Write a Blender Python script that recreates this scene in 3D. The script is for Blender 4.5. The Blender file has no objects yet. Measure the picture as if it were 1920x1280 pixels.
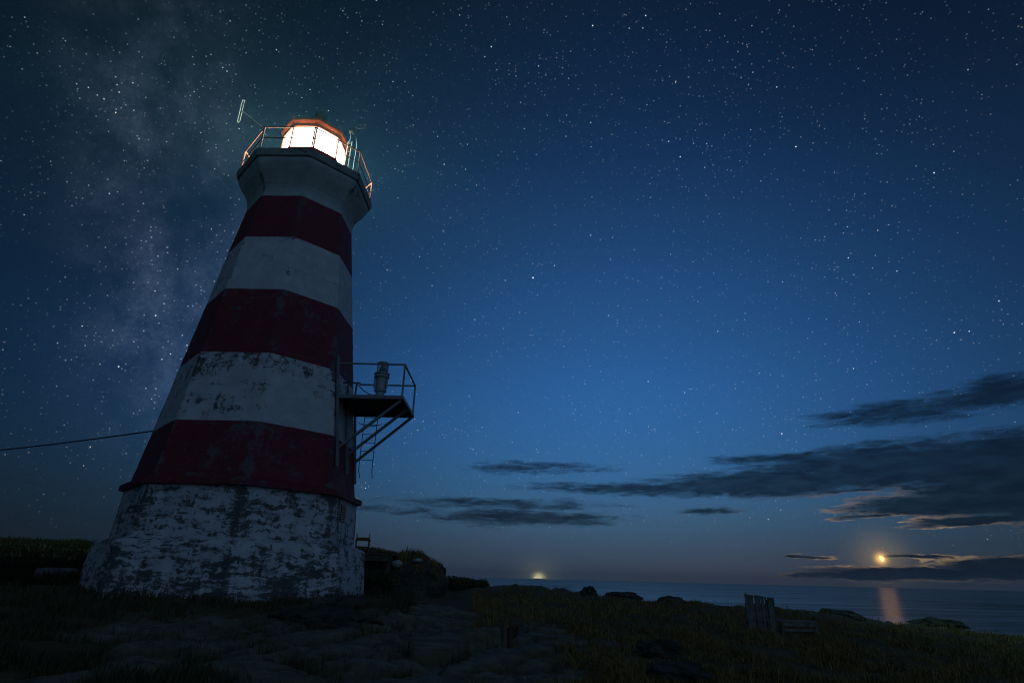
import bpy, bmesh, math, random
import numpy as np
from mathutils import Vector, Matrix, noise as mnoise

random.seed(7)
rng = np.random.default_rng(11)
scene = bpy.context.scene
COL = scene.collection
R = math.radians


def lin(r, g, b):
    f = lambda c: (c / 255 / 12.92) if c / 255 <= 0.04045 else ((c / 255 + 0.055) / 1.055) ** 2.4
    return (f(r), f(g), f(b))


# ------------------------------------------------------------------ camera
CZ = 1.3
PITCH, ROLL = 0.38916761, 0.02359953
cam_d = bpy.data.cameras.new("camera")
cam_d.sensor_width = 36.0
cam_d.lens = 1072.54 / 1920 * 36.0
cam_d.clip_start = 0.1
cam_d.clip_end = 80000
cam = bpy.data.objects.new("camera", cam_d)
COL.objects.link(cam)
r0 = Vector((1, 0, 0)); f0 = Vector((0, math.cos(PITCH), math.sin(PITCH))); u0 = Vector((0, -math.sin(PITCH), math.cos(PITCH)))
rx = math.cos(ROLL) * r0 + math.sin(ROLL) * u0
ux = math.cos(ROLL) * u0 - math.sin(ROLL) * r0
m = Matrix.Identity(4)
for i in range(3):
    m[i][0], m[i][1], m[i][2] = rx[i], ux[i], -f0[i]
m[2][3] = CZ
cam.matrix_world = m
scene.camera = cam

# ------------------------------------------------------------------ output
scene.view_settings.view_transform = 'Standard'
scene.view_settings.look = 'None'
scene.view_settings.exposure = 0.0
scene.view_settings.gamma = 1.0
scene.view_settings.use_curve_mapping = False
scene.render.engine = 'CYCLES'
scene.cycles.use_denoising = True
scene.cycles.denoiser = 'OPENIMAGEDENOISE'
scene.cycles.use_adaptive_sampling = False
scene.cycles.filter_width = 1.15
scene.cycles.max_bounces = 5
scene.cycles.diffuse_bounces = 2
scene.cycles.glossy_bounces = 2
scene.cycles.transmission_bounces = 3
scene.cycles.volume_bounces = 0
scene.cycles.use_light_tree = False
scene.cycles.sample_clamp_indirect = 0.12
scene.cycles.sample_clamp_direct = 2.5
scene.cycles.caustics_reflective = False
scene.cycles.caustics_refractive = False


# ------------------------------------------------------------------ node helper
class NT:
    def __init__(self, tree):
        self.t = tree
        self.n = tree.nodes
        self.l = tree.links

    def put(self, sock, v):
        if isinstance(v, bpy.types.NodeSocket):
            self.l.new(v, sock)
        elif v is not None:
            if sock.type == 'RGBA' and len(v) == 3:
                v = (*v, 1)
            sock.default_value = v

    def math(self, op, a=None, b=None, c=None, clamp=False):
        n = self.n.new('ShaderNodeMath'); n.operation = op; n.use_clamp = clamp
        for i, v in enumerate((a, b, c)):
            if v is not None:
                self.put(n.inputs[i], v)
        return n.outputs[0]

    def vec(self, op, a=None, b=None, c=None, out=0):
        n = self.n.new('ShaderNodeVectorMath'); n.operation = op
        for i, v in enumerate((a, b, c)):
            if v is not None:
                self.put(n.inputs[i], v)
        if op in ('DOT_PRODUCT', 'LENGTH', 'DISTANCE'):
            return n.outputs['Value']
        return n.outputs[out]

    def scale(self, v, s):
        n = self.n.new('ShaderNodeVectorMath'); n.operation = 'SCALE'
        self.put(n.inputs[0], v); self.put(n.inputs['Scale'], s)
        return n.outputs[0]

    def noise(self, vec, scale=1.0, detail=4, rough=0.5, dist=0.0, color=False):
        n = self.n.new('ShaderNodeTexNoise')
        self.put(n.inputs['Vector'], vec)
        n.inputs['Scale'].default_value = scale; n.inputs['Detail'].default_value = detail
        n.inputs['Roughness'].default_value = rough; n.inputs['Distortion'].default_value = dist
        return n.outputs['Color'] if color else n.outputs['Fac']

    def voro(self, vec, scale, feature='F1', rand=1.0):
        n = self.n.new('ShaderNodeTexVoronoi'); n.feature = feature
        self.put(n.inputs['Vector'], vec)
        n.inputs['Scale'].default_value = scale
        n.inputs['Randomness'].default_value = rand
        return n

    def ramp(self, fac, stops, interp='LINEAR'):
        n = self.n.new('ShaderNodeValToRGB'); cr = n.color_ramp; cr.interpolation = interp
        while len(cr.elements) > 1:
            cr.elements.remove(cr.elements[-1])
        for i, (p, c) in enumerate(stops):
            e = cr.elements[0] if i == 0 else cr.elements.new(p)
            e.position = p
            e.color = (*c, 1) if not isinstance(c, (int, float)) else (c, c, c, 1)
        self.put(n.inputs[0], fac)
        return n.outputs[0]

    def mix(self, fac, a, b, blend='MIX'):
        n = self.n.new('ShaderNodeMix'); n.data_type = 'RGBA'; n.blend_type = blend
        self.put(n.inputs['Factor'], fac)
        ca = [s for s in n.inputs if s.name == 'A' and s.type == 'RGBA'][0]
        cb = [s for s in n.inputs if s.name == 'B' and s.type == 'RGBA'][0]
        self.put(ca, a); self.put(cb, b)
        return [s for s in n.outputs if s.type == 'RGBA'][0]

    def smooth(self, v, lo, hi):
        n = self.n.new('ShaderNodeMapRange'); n.interpolation_type = 'SMOOTHSTEP'
        self.put(n.inputs['Value'], v)
        n.inputs['From Min'].default_value = lo; n.inputs['From Max'].default_value = hi
        return n.outputs[0]

    def comb(self, x, y, z):
        n = self.n.new('ShaderNodeCombineXYZ')
        for i, v in enumerate((x, y, z)):
            self.put(n.inputs[i], v)
        return n.outputs[0]

    def sep(self, v):
        n = self.n.new('ShaderNodeSeparateXYZ'); self.put(n.inputs[0], v)
        return n.outputs

    def gauss(self, d, w):
        return self.math('EXPONENT', self.math('MULTIPLY', self.math('MULTIPLY', d, d), -1.0 / (w * w)))


# ------------------------------------------------------------------ night sky (world)
MOON_AZ, MOON_EL = 31.59, 1.95


def azel(az, el):
    a, e = R(az), R(el)
    return Vector((math.sin(a) * math.cos(e), math.cos(a) * math.cos(e), math.sin(e)))


world = bpy.data.worlds.new("World")
scene.world = world
world.use_nodes = True
world.cycles.sampling_method = 'MANUAL'
world.cycles.sample_map_resolution = 512
nt = NT(world.node_tree)
nt.n.clear()
tc = nt.n.new('ShaderNodeTexCoord')
D = nt.vec('NORMALIZE', tc.outputs['Generated'])
dx, dy, dz = nt.sep(D)
el = nt.math('MULTIPLY', nt.math('ARCSINE', dz), 180 / math.pi)
az = nt.math('MULTIPLY', nt.math('ARCTAN2', dx, dy), 180 / math.pi)
# colour with height, for the middle of the twilight
grad = nt.ramp(nt.math('DIVIDE', el, 90.0, clamp=True), [
    (0.0, lin(53, 61, 77)), (2 / 90, lin(58, 73, 93)), (4.5 / 90, lin(60, 88, 113)), (8 / 90, lin(54, 100, 143)),
    (12 / 90, lin(49, 100, 156)), (17 / 90, lin(43, 94, 154)), (22 / 90, lin(37, 84, 140)), (30 / 90, lin(29, 67, 115)), (40 / 90, lin(15, 41, 79)),
    (53 / 90, lin(6, 21, 43)), (1.0, lin(5, 14, 31))], 'B_SPLINE')
side = nt.gauss(nt.math('SUBTRACT', az, 11.0), 31.5)
front = nt.math('MULTIPLY_ADD', side, 0.9, 0.10)
glow = nt.scale(grad, front)
# added fill glow, unseen behind and right of the camera, to light the tower
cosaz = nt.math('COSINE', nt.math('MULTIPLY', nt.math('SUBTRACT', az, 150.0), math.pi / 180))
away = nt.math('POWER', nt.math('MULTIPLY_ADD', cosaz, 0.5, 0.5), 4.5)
fill_glow = nt.ramp(nt.math('DIVIDE', el, 90.0, clamp=True), [(0.0, (0.092, 0.158, 0.270)), (0.4, (0.064, 0.115, 0.205)), (1.0, (0.012, 0.02, 0.036))])
base = nt.vec('ADD', glow, nt.scale(fill_glow, away))
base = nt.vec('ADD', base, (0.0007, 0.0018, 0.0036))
# milky way: a band on a great circle
n_mw = azel(-40.0, 40.6).cross(azel(-31.5, 17.0)).normalized()
wob = nt.noise(D, 3.0, 4, 0.55)
dmw = nt.math('ADD', nt.vec('DOT_PRODUCT', D, tuple(n_mw)), nt.math('MULTIPLY_ADD', wob, 0.16, -0.08))
mwf = nt.math('SUBTRACT', nt.gauss(dmw, 0.10), nt.math('MULTIPLY', nt.gauss(nt.math('ADD', dmw, nt.math('MULTIPLY_ADD', wob, 0.14, -0.05)), 0.022), 0.55))
mwf = nt.math('MAXIMUM', mwf, 0.0)
mwt = nt.noise(nt.vec('ADD', D, (3.1, 1.7, 0.4)), 9.0, 6, 0.62)
mwm = nt.math('MULTIPLY', mwf, nt.smooth(mwt, 0.26, 0.68))
mwm = nt.math('MULTIPLY', mwm, nt.smooth(el, 3.0, 18.0))
mwm = nt.math('MULTIPLY', mwm, nt.smooth(el, 70.0, 18.0))
mwg = nt.math('MULTIPLY_ADD', nt.noise(D, 170.0, 2, 0.7), 1.6, 0.2)
mwl = nt.smooth(nt.noise(nt.vec('ADD', D, (7.0, 2.0, 5.0)), 16.0, 7, 0.72), 0.30, 0.62)
mwm = nt.math('MULTIPLY', mwm, nt.math('MULTIPLY_ADD', mwl, 0.75, 0.25))
base = nt.vec('ADD', base, nt.scale((0.036, 0.050, 0.078), nt.math('MULTIPLY', mwm, mwg)))


# stars
def starlayer(scale, r, amp, power, off):
    v = nt.voro(nt.vec('ADD', D, off), scale)
    d = v.outputs['Distance']
    k = nt.math('MAXIMUM', nt.math('MULTIPLY_ADD', d, -1.0 / r, 1.0), 0.0)
    k = nt.math('MULTIPLY', k, k)
    c = nt.n.new('ShaderNodeSeparateColor'); nt.l.new(v.outputs['Color'], c.inputs[0])
    b = nt.math('MULTIPLY', nt.math('POWER', c.outputs[0], power), amp)
    tint = nt.ramp(c.outputs[1], [(0.0, (0.62, 0.76, 1.0)), (0.5, (0.85, 0.93, 1.0)), (0.8, (1, 1, 1)), (0.95, (1.0, 0.86, 0.78)), (1.0, (1.0, 0.72, 0.58))])
    return nt.scale(tint, nt.math('MULTIPLY', k, b))


mwboost = nt.math('MULTIPLY_ADD', mwm, 8.0, 0.8)
st = nt.scale(starlayer(190.0, 0.29, 0.55, 3.6, (0.13, 0.71, 0.37)), mwboost)
st = nt.vec('ADD', st, nt.scale(starlayer(105.0, 0.132, 1.9, 4.8, (1.3, 0.2, 2.7)), mwboost))
st = nt.vec('ADD', st, starlayer(52.0, 0.069, 3.8, 3.6, (5.1, 2.2, 1.1)))
st = nt.vec('ADD', st, starlayer(20.0, 0.032, 7.0, 2.0, (2.4, 7.7, 3.3)))
st = nt.scale(st, nt.smooth(el, -1.0, 10.0))
st = nt.scale(st, nt.math('MULTIPLY_ADD', side, 0.5, 0.5))
st = nt.scale(st, nt.math('MULTIPLY_ADD', nt.smooth(nt.noise(D, 7.0, 3, 0.6), 0.32, 0.68), 1.1, 0.45))

# clouds: low banks in azimuth / elevation
AE = nt.comb(az, el, 0.0)
w1 = nt.noise(nt.vec('MULTIPLY', AE, (0.16, 0.75, 1)), 1.0, 5, 0.6, color=True)
AEw = nt.vec('ADD', AE, nt.vec('MULTIPLY', nt.vec('SUBTRACT', w1, (0.5, 0.5, 0.5)), (6.0, 1.3, 0)))
CL = [(2.4, 9.9, 6.5, .62, .55), (-1.2, 6.45, 10, .50, .62), (1.9, 5.2, 9, .75, .80), (12.7, 8.0, 11, .62, .8), (24.5, 8.2, 12, 1.25, 1.0),
      (33, 9.1, 11, 1.9, 1.1), (41, 8.6, 8, 2.5, 1.2), (43, 6.3, 9, 2.1, 1.2), (36.4, 5.9, 7.5, .95, 1.1), (37.5, 4.65, 4.6, .36, 1.0),
      (35.3, 13.3, 6.5, 1.0, .75), (42.5, 13.9, 5.5, 1.2, .9), (26.1, 2.12, 1.9, .22, 1.0), (34.5, .9, 8.5, .50, 1.1), (40, 1.3, 5.5, .95, 1.1),
      (30.1, .55, 6.5, .34, .9), (19.2, 5.93, 2.8, .3, .7), (34.2, 2.15, 2.3, .18, .9), (25.7, 10.4, 6, .45, .8), (-9.8, 5.6, 4, .32, .4), (31.0, 5.15, 2.4, .26, .75), (30.6, 7.35, 4, .26, .7), (34.5, 4.35, 1.9, .26, .7)]
fld = None
for (a, e, wa, we, op) in CL:
    q = nt.vec('MULTIPLY_ADD', AEw, (1 / wa, 1 / we, 0), (-a / wa, -e / we, 0))
    d2 = nt.vec('DOT_PRODUCT', q, q)
    f = nt.math('MULTIPLY_ADD', d2, -0.75 * op, op)
    fld = f if fld is None else nt.math('MAXIMUM', fld, f)
wisp = nt.noise(nt.vec('MULTIPLY', AE, (0.42, 2.3, 1)), 1.0, 8, 0.68, 0.6)
fld = nt.math('ADD', fld, nt.math('MULTIPLY_ADD', wisp, 2.0, -0.86))
cden = nt.smooth(fld, -0.02, 0.95)
thick = nt.smooth(nt.noise(nt.vec('MULTIPLY', AEw, (0.35, 1.3, 1)), 1.0, 6, 0.6), 0.3, 0.75)
ccol = nt.vec('MULTIPLY', base, nt.mix(thick, (0.26, 0.25, 0.23), (0.08, 0.085, 0.10)))
ccol = nt.vec('ADD', ccol, (0.0022, 0.0050, 0.0120))
# the moon's light round it and on the cloud edges
md = azel(MOON_AZ, MOON_EL)
ang = nt.math('MULTIPLY', nt.math('ARCCOSINE', nt.vec('DOT_PRODUCT', D, tuple(md))), 180 / math.pi)
edge = nt.math('MULTIPLY', nt.math('MULTIPLY', cden, nt.math('SUBTRACT', 1.0, cden)), 4.0)
edge = nt.math('MULTIPLY', nt.math('POWER', edge, 2.0), nt.smooth(wisp, 0.40, 0.60))
ld = nt.vec('LENGTH', nt.vec('MULTIPLY', nt.vec('SUBTRACT', AE, (MOON_AZ + 0.6, MOON_EL + 1.2, 0)), (0.42, 1.0, 0)))
lit = nt.math('MULTIPLY', edge, nt.gauss(ld, 3.0))
cedge = nt.scale((0.34, 0.22, 0.095), lit)
hwarm = nt.math('MULTIPLY', nt.gauss(nt.math('SUBTRACT', az, MOON_AZ - 5), 17.0), nt.gauss(el, 2.6))
warm = nt.scale((0.013, 0.006, 0.001), hwarm)
warm = nt.vec('ADD', warm, nt.scale((0.115, 0.078, 0.026), nt.gauss(ang, 1.7)))
warm = nt.vec('ADD', warm, nt.scale((1.3, 0.66, 0.14), nt.gauss(ang, 0.36)))
# light dome of the lit ship on the horizon
shp = nt.vec('LENGTH', nt.vec('MULTIPLY', nt.vec('SUBTRACT', AE, (2.98, 0.0, 0)), (0.72, 1.0, 0)))
warm = nt.vec('ADD', warm, nt.scale((0.055, 0.058, 0.030), nt.gauss(shp, 1.3)))
warm = nt.vec('ADD', warm, nt.scale((0.85, 0.76, 0.34), nt.gauss(shp, 0.33)))
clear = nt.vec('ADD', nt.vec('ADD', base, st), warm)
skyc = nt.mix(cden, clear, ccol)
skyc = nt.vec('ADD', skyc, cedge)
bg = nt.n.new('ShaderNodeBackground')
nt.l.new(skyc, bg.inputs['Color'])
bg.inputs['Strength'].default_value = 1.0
wo = nt.n.new('ShaderNodeOutputWorld')
nt.l.new(bg.outputs[0], wo.inputs['Surface'])

# ------------------------------------------------------------------ moonlight (the one sun lamp)
sun_d = bpy.data.lights.new("moonlight", 'SUN')
sun_d.energy = 0.0028
sun_d.angle = R(1.2)
sun_d.color = (1.0, 0.62, 0.26)
sun = bpy.data.objects.new("moonlight", sun_d)
COL.objects.link(sun)
sun.rotation_euler = (-md).to_track_quat('-Z', 'Y').to_euler()


# ------------------------------------------------------------------ object helpers
def tag(o, label=None, cat=None, group=None, kind=None):
    for k, v in (('label', label), ('category', cat), ('group', group), ('kind', kind)):
        if v:
            o[k] = v
    return o


def empty(name, loc=(0, 0, 0), rz=0.0):
    o = bpy.data.objects.new(name, None)
    o.location = loc; o.rotation_euler = (0, 0, rz); o.empty_display_size = 0.2
    COL.objects.link(o)
    return o


def link(name, me, mat, parent=None, loc=None):
    o = bpy.data.objects.new(name, me)
    COL.objects.link(o)
    if mat is not None and not me.materials:
        me.materials.append(mat)
    if parent is not None:
        o.parent = parent
    if loc is not None:
        o.location = loc
    return o


class MB:
    """collects shapes for ONE mesh"""
    def __init__(self):
        self.bm = bmesh.new()

    def box(self, c, s, rot=None, bevel=0.0):
        M = Matrix.Translation(c) @ (rot.to_matrix().to_4x4() if rot is not None else Matrix.Identity(4)) @ Matrix.Diagonal((*s, 1))
        g = bmesh.ops.create_cube(self.bm, size=1.0, matrix=M)
        if bevel > 0:
            es = list({e for v in g['verts'] for e in v.link_edges})
            bmesh.ops.bevel(self.bm, geom=es, offset=bevel, segments=1, affect='EDGES')
        return self

    def tube(self, pts, r, seg=8, cap=True):
        pts = [Vector(p) for p in pts]
        rs = r if isinstance(r, (list, tuple)) else [r] * len(pts)
        rings = []
        for i, p in enumerate(pts):
            t = (pts[min(i + 1, len(pts) - 1)] - pts[max(i - 1, 0)]).normalized()
            a = Vector((0, 0, 1)) if abs(t.z) < 0.9 else Vector((1, 0, 0))
            u = t.cross(a).normalized(); v = t.cross(u)
            rings.append([self.bm.verts.new(p + rs[i] * (math.cos(k * 2 * math.pi / seg) * u + math.sin(k * 2 * math.pi / seg) * v)) for k in range(seg)])
        for a, b in zip(rings, rings[1:]):
            for k in range(seg):
                self.bm.faces.new((a[k], a[(k + 1) % seg], b[(k + 1) % seg], b[k]))
        if cap:
            self.bm.faces.new(rings[0]); self.bm.faces.new(list(reversed(rings[-1])))
        return self

    def lathe(self, prof, seg=8, c=(0, 0, 0), phase=0.0, cap=True):
        rings = []
        for (rr, z) in prof:
            rings.append([self.bm.verts.new((c[0] + rr * math.cos(phase + k * 2 * math.pi / seg), c[1] + rr * math.sin(phase + k * 2 * math.pi / seg), c[2] + z)) for k in range(seg)])
        for a, b in zip(rings, rings[1:]):
            for k in range(seg):
                self.bm.faces.new((a[k], a[(k + 1) % seg], b[(k + 1) % seg], b[k]))
        if cap:
            self.bm.faces.new(list(reversed(rings[0]))); self.bm.faces.new(rings[-1])
        return self

    def prism(self, poly, d0, d1, axes=((1, 0, 0), (0, 0, 1), (0, 1, 0)), o=(0, 0, 0)):
        a, b, c = (Vector(x) for x in axes); o = Vector(o)
        f = [self.bm.verts.new(o + a * p[0] + b * p[1] + c * d0) for p in poly]
        k = [self.bm.verts.new(o + a * p[0] + b * p[1] + c * d1) for p in poly]
        self.bm.faces.new(f); self.bm.faces.new(list(reversed(k)))
        n = len(poly)
        for i in range(n):
            self.bm.faces.new((f[i], k[i], k[(i + 1) % n], f[(i + 1) % n]))
        return self

    def mesh(self, name, smooth=False):
        bmesh.ops.recalc_face_normals(self.bm, faces=self.bm.faces)
        me = bpy.data.meshes.new(name)
        self.bm.to_mesh(me); self.bm.free()
        if smooth:
            me.polygons.foreach_set('use_smooth', [True] * len(me.polygons))
        return me

    def build(self, name, mat, parent=None, loc=None, smooth=False):
        return link(name, self.mesh(name, smooth), mat, parent, loc)


def np_mesh(name, V, F):
    me = bpy.data.meshes.new(name)
    V = np.asarray(V, np.float32); F = np.asarray(F, np.int32)
    me.vertices.add(len(V)); me.vertices.foreach_set('co', V.ravel())
    k = F.shape[1]
    me.loops.add(F.size); me.loops.foreach_set('vertex_index', F.ravel())
    me.polygons.add(len(F))
    me.polygons.foreach_set('loop_start', np.arange(0, F.size, k, dtype=np.int32))
    me.update(calc_edges=True)
    return me


# ------------------------------------------------------------------ materials
def mat(name):
    mt = bpy.data.materials.new(name); mt.use_nodes = True
    t = NT(mt.node_tree)
    b = t.n['Principled BSDF']
    return mt, t, b


def coords(t, kind='Object'):
    c = t.n.new('ShaderNodeTexCoord')
    return c.outputs[kind]


def bump(t, b, h, strength=0.3, dist=0.01):
    n = t.n.new('ShaderNodeBump'); n.inputs['Strength'].default_value = strength; n.inputs['Distance'].default_value = dist
    t.put(n.inputs['Height'], h); t.l.new(n.outputs[0], b.inputs['Normal'])


def simple(name, col, rough=0.6, metal=0.0, var=0.35, scale=6.0, emit=None):
    mt, t, b = mat(name)
    o = coords(t)
    n = t.noise(o, scale, 6, 0.65)
    dark = tuple(c * (1 - var) for c in col); lite = tuple(min(1, c * (1 + var)) for c in col)
    t.put(b.inputs['Base Color'], t.ramp(n, [(0.3, dark), (0.7, lite)]))
    b.inputs['Roughness'].default_value = rough; b.inputs['Metallic'].default_value = metal
    bump(t, b, n, 0.25, 0.01)
    return mt


def paint(name, col, grime, dirt=(0.045, 0.043, 0.036), thr=(0.285, 0.37), seed=0.0, topgrime=None, rust=0.0, layer=0.5):
    """weathered paint on poured concrete: blotches, pour lines, drips"""
    mt, t, b = mat(name)
    o = t.vec('ADD', coords(t), (seed, seed * 0.7, 0))
    x, y, z = t.sep(o)
    warp = t.vec('ADD', o, t.vec('MULTIPLY', t.vec('SUBTRACT', t.noise(o, 1.6, 4, 0.6, color=True), (0.5, 0.5, 0.5)), (0.5, 0.5, 0.5)))
    blot = t.noise(warp, 1.7, 12, 0.82)
    pour = t.noise(t.vec('MULTIPLY', warp, (1.3, 1.3, 9.0)), 1.0, 9, 0.76)
    drip = t.noise(t.vec('MULTIPLY', warp, (8.0, 8.0, 0.9)), 1.0, 7, 0.7)
    f = t.math('MULTIPLY_ADD', pour, layer, t.math('MULTIPLY', blot, 1.12 - layer * 0.6))
    f = t.math('MULTIPLY_ADD', drip, 0.32, t.math('ADD', f, t.math('MULTIPLY_ADD', t.noise(o, 0.55, 3, 0.5), 0.30, -0.24)))
    ed = t.n.new('ShaderNodeAttribute'); ed.attribute_name = 'corner'
    f = t.math('MULTIPLY_ADD', t.math('MULTIPLY', ed.outputs['Fac'], t.smooth(t.noise(o, 1.3, 5, 0.65), 0.35, 0.65)), 0.13, f)
    f = t.math('ADD', f, grime)
    if topgrime is not None:
        zlo, zhi, amt = topgrime
        f = t.math('ADD', f, t.math('MULTIPLY', t.smooth(z, zlo, zhi), amt))
    k = t.smooth(f, thr[0] + 0.42, thr[1] + 0.42)
    fine = t.noise(o, 34.0, 4, 0.7)
    k = t.math('MULTIPLY', k, t.smooth(t.math('MULTIPLY_ADD', k, 0.25, fine), 0.38, 0.62))
    tone = t.noise(o, 2.3, 6, 0.6)
    c = t.mix(t.smooth(tone, 0.25, 0.8), tuple(v * 0.72 for v in col), col)
    fr = t.math('FRACT', t.math('MULTIPLY_ADD', t.noise(o, 0.8, 3, 0.6), 0.10, t.math('MULTIPLY', z, 1.62)))
    joint = t.math('MULTIPLY', t.smooth(t.math('ABSOLUTE', t.math('SUBTRACT', fr, 0.5)), 0.022, 0.006), t.smooth(pour, 0.46, 0.62))
    k = t.math('MAXIMUM', k, t.math('MULTIPLY', joint, 0.8))
    c = t.mix(t.math('MULTIPLY', k, 0.92), c, dirt)
    if rust > 0:
        rv = t.voro(t.vec('MULTIPLY', o, (1.0, 1.0, 0.42)), 1.15)
        rr = t.math('MULTIPLY', t.smooth(rv.outputs['Distance'], 0.10, 0.03), t.smooth(fine, 0.35, 0.6))
        c = t.mix(t.math('MULTIPLY', rr, rust), c, (0.16, 0.06, 0.02))
    t.put(b.inputs['Base Color'], c)
    b.inputs['Roughness'].default_value = 0.75
    hgt = t.math('ADD', t.math('MULTIPLY', pour, 0.6), t.math('MULTIPLY', fine, 0.3))
    bump(t, b, t.math('SUBTRACT', hgt, t.math('MULTIPLY', k, 0.4)), 0.22, 0.008)
    return mt


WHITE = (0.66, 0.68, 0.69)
RED = (0.20, 0.021, 0.033)
M = {}
M['white_base'] = paint('white_base', WHITE, -0.065, seed=3.3, rust=0.5, layer=0.80)
M['white_low'] = paint('white_low', WHITE, -0.045, seed=8.1, layer=0.70)
M['white_mid'] = paint('white_mid', WHITE, -0.062, seed=1.2, topgrime=(6.2, 7.3, 0.075), rust=0.6, layer=0.35)
M['white_high'] = paint('white_high', WHITE, -0.066, seed=5.6, rust=0.8, layer=0.3)
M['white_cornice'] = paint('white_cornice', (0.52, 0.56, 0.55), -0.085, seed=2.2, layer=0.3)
M['red_low'] = paint('red_low', RED, -0.04, dirt=(0.13, 0.10, 0.105), seed=9.4, layer=0.45)
M['red_mid'] = paint('red_mid', RED, -0.04, dirt=(0.12, 0.10, 0.105), seed=4.0, layer=0.4)
M['red_high'] = paint('red_high', RED, -0.07, dirt=(0.09, 0.07, 0.075), seed=6.5, layer=0.3)
M['slab'] = paint('slab_concrete', (0.34, 0.37, 0.33), -0.03, seed=7.7, layer=0.4)
M['red_metal'] = simple('red_metal', (0.80, 0.10, 0.016), 0.5, 0.0, 0.25, 4)
M['rail'] = simple('rail_paint', (0.62, 0.085, 0.03), 0.45, 0.0, 0.35, 9)
M['steel'] = simple('galvanised_steel', (0.20, 0.21, 0.215), 0.55, 0.3, 0.3, 7)
M['dark_steel'] = simple('dark_steel', (0.045, 0.045, 0.05), 0.6, 0.3, 0.4, 9)
M['deck_steel'] = simple('deck_steel', (0.11, 0.105, 0.095), 0.7, 0.2, 0.5, 5)
M['pale_metal'] = simple('pale_metal', (0.80, 0.58, 0.46), 0.45, 0.1, 0.15, 6)
M['lamp_grey'] = simple('lamp_grey', (0.34, 0.37, 0.38), 0.5, 0.1, 0.3, 8)
M['cable'] = simple('cable_rubber', (0.02, 0.02, 0.022), 0.7, 0, 0.2, 9)
M['wood_grey'] = simple('weathered_wood', (0.155, 0.155, 0.13), 0.85, 0, 0.6, 5)
M['wood_brown'] = simple('brown_wood', (0.19, 0.10, 0.035), 0.7, 0, 0.35, 6)
M['wood_green'] = simple('mossy_wood', (0.085, 0.09, 0.05), 0.9, 0, 0.5, 5)
M['concrete'] = paint('pale_concrete', (0.14, 0.145, 0.14), -0.02, seed=12.0)

# lantern glass: clear, with the lamp's glow put in as its own emission
mt, t, b = mat('glow_pane')
tr = t.n.new('ShaderNodeBsdfTransparent'); tr.inputs[0].default_value = (0.92, 0.97, 0.94, 1)
em_ = t.n.new('ShaderNodeEmission'); em_.inputs[0].default_value = (0.90, 1.0, 0.95, 1); em_.inputs[1].default_value = 6.0
ad = t.n.new('ShaderNodeAddShader')
t.l.new(tr.outputs[0], ad.inputs[0]); t.l.new(em_.outputs[0], ad.inputs[1])
t.l.new(ad.outputs[0], [n_ for n_ in t.n if n_.type == 'OUTPUT_MATERIAL'][0].inputs['Surface'])
mt.cycles.emission_sampling = 'NONE'
M['pane'] = mt
mt, t, b = mat('clear_glass')
b.inputs['Base Color'].default_value = (0.55, 0.62, 0.64, 1)
b.inputs['Roughness'].default_value = 0.12
b.inputs['Transmission Weight'].default_value = 0.75
M['glass'] = mt


def emissive(name, col, s):
    mt, t, b = mat(name)
    mt.cycles.emission_sampling = 'NONE'
    b.inputs['Base Color'].default_value = (*col, 1)
    b.inputs['Emission Color'].default_value = (*col, 1)
    b.inputs['Emission Strength'].default_value = s
    return mt


# ground: rock, soil and dry grass by the mesh's own rock mask
mt, t, b = mat('ground')
o = coords(t)
at = t.n.new('ShaderNodeAttribute'); at.attribute_name = 'rock'
rk = at.outputs['Fac']
n1 = t.noise(o, 1.1, 9, 0.7); n2 = t.noise(o, 9.0, 8, 0.7)
n3 = t.noise(t.vec('MULTIPLY', o, (2.0, 6.0, 8.0)), 1.0, 8, 0.7)
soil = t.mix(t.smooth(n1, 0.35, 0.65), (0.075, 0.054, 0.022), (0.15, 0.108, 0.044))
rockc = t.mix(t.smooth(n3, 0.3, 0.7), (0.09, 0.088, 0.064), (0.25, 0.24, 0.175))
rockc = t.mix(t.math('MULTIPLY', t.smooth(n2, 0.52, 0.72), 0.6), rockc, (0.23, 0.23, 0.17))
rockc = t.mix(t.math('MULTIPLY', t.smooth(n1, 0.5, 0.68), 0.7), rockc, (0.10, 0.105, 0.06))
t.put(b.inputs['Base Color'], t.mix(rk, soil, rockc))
b.inputs['Roughness'].default_value = 0.9
b.inputs['Specular IOR Level'].default_value = 0.25
bump(t, b, t.math('ADD', n2, t.math('MULTIPLY', n3, 1.5)), 0.7, 0.05)
M['ground'] = mt

mt, t, b = mat('boulder_stone')
o = coords(t)
n1 = t.noise(o, 2.0, 9, 0.7); n2 = t.noise(t.vec('MULTIPLY', o, (1, 1, 4)), 3.0, 8, 0.7)
c = t.mix(t.smooth(n1, 0.35, 0.7), (0.04, 0.038, 0.030), (0.11, 0.104, 0.08))
t.put(b.inputs['Base Color'], t.mix(t.math('MULTIPLY', t.smooth(n2, 0.5, 0.7), 0.5), c, (0.06, 0.055, 0.025)))
b.inputs['Roughness'].default_value = 0.92
b.inputs['Specular IOR Level'].default_value = 0.2
bump(t, b, t.math('ADD', n1, n2), 0.8, 0.06)
M['stone'] = mt
M['pale_stone'] = simple('pale_stone', (0.34, 0.35, 0.33), 0.9, 0, 0.4, 4)


def leafy(name, c0, c1):
    mt, t, b = mat(name)
    g = t.n.new('ShaderNodeNewGeometry')
    t.put(b.inputs['Base Color'], t.ramp(g.outputs['Random Per Island'], [(0.0, c0), (1.0, c1)]))
    b.inputs['Roughness'].default_value = 0.8
    b.inputs['Specular IOR Level'].default_value = 0.15
    return mt


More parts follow.
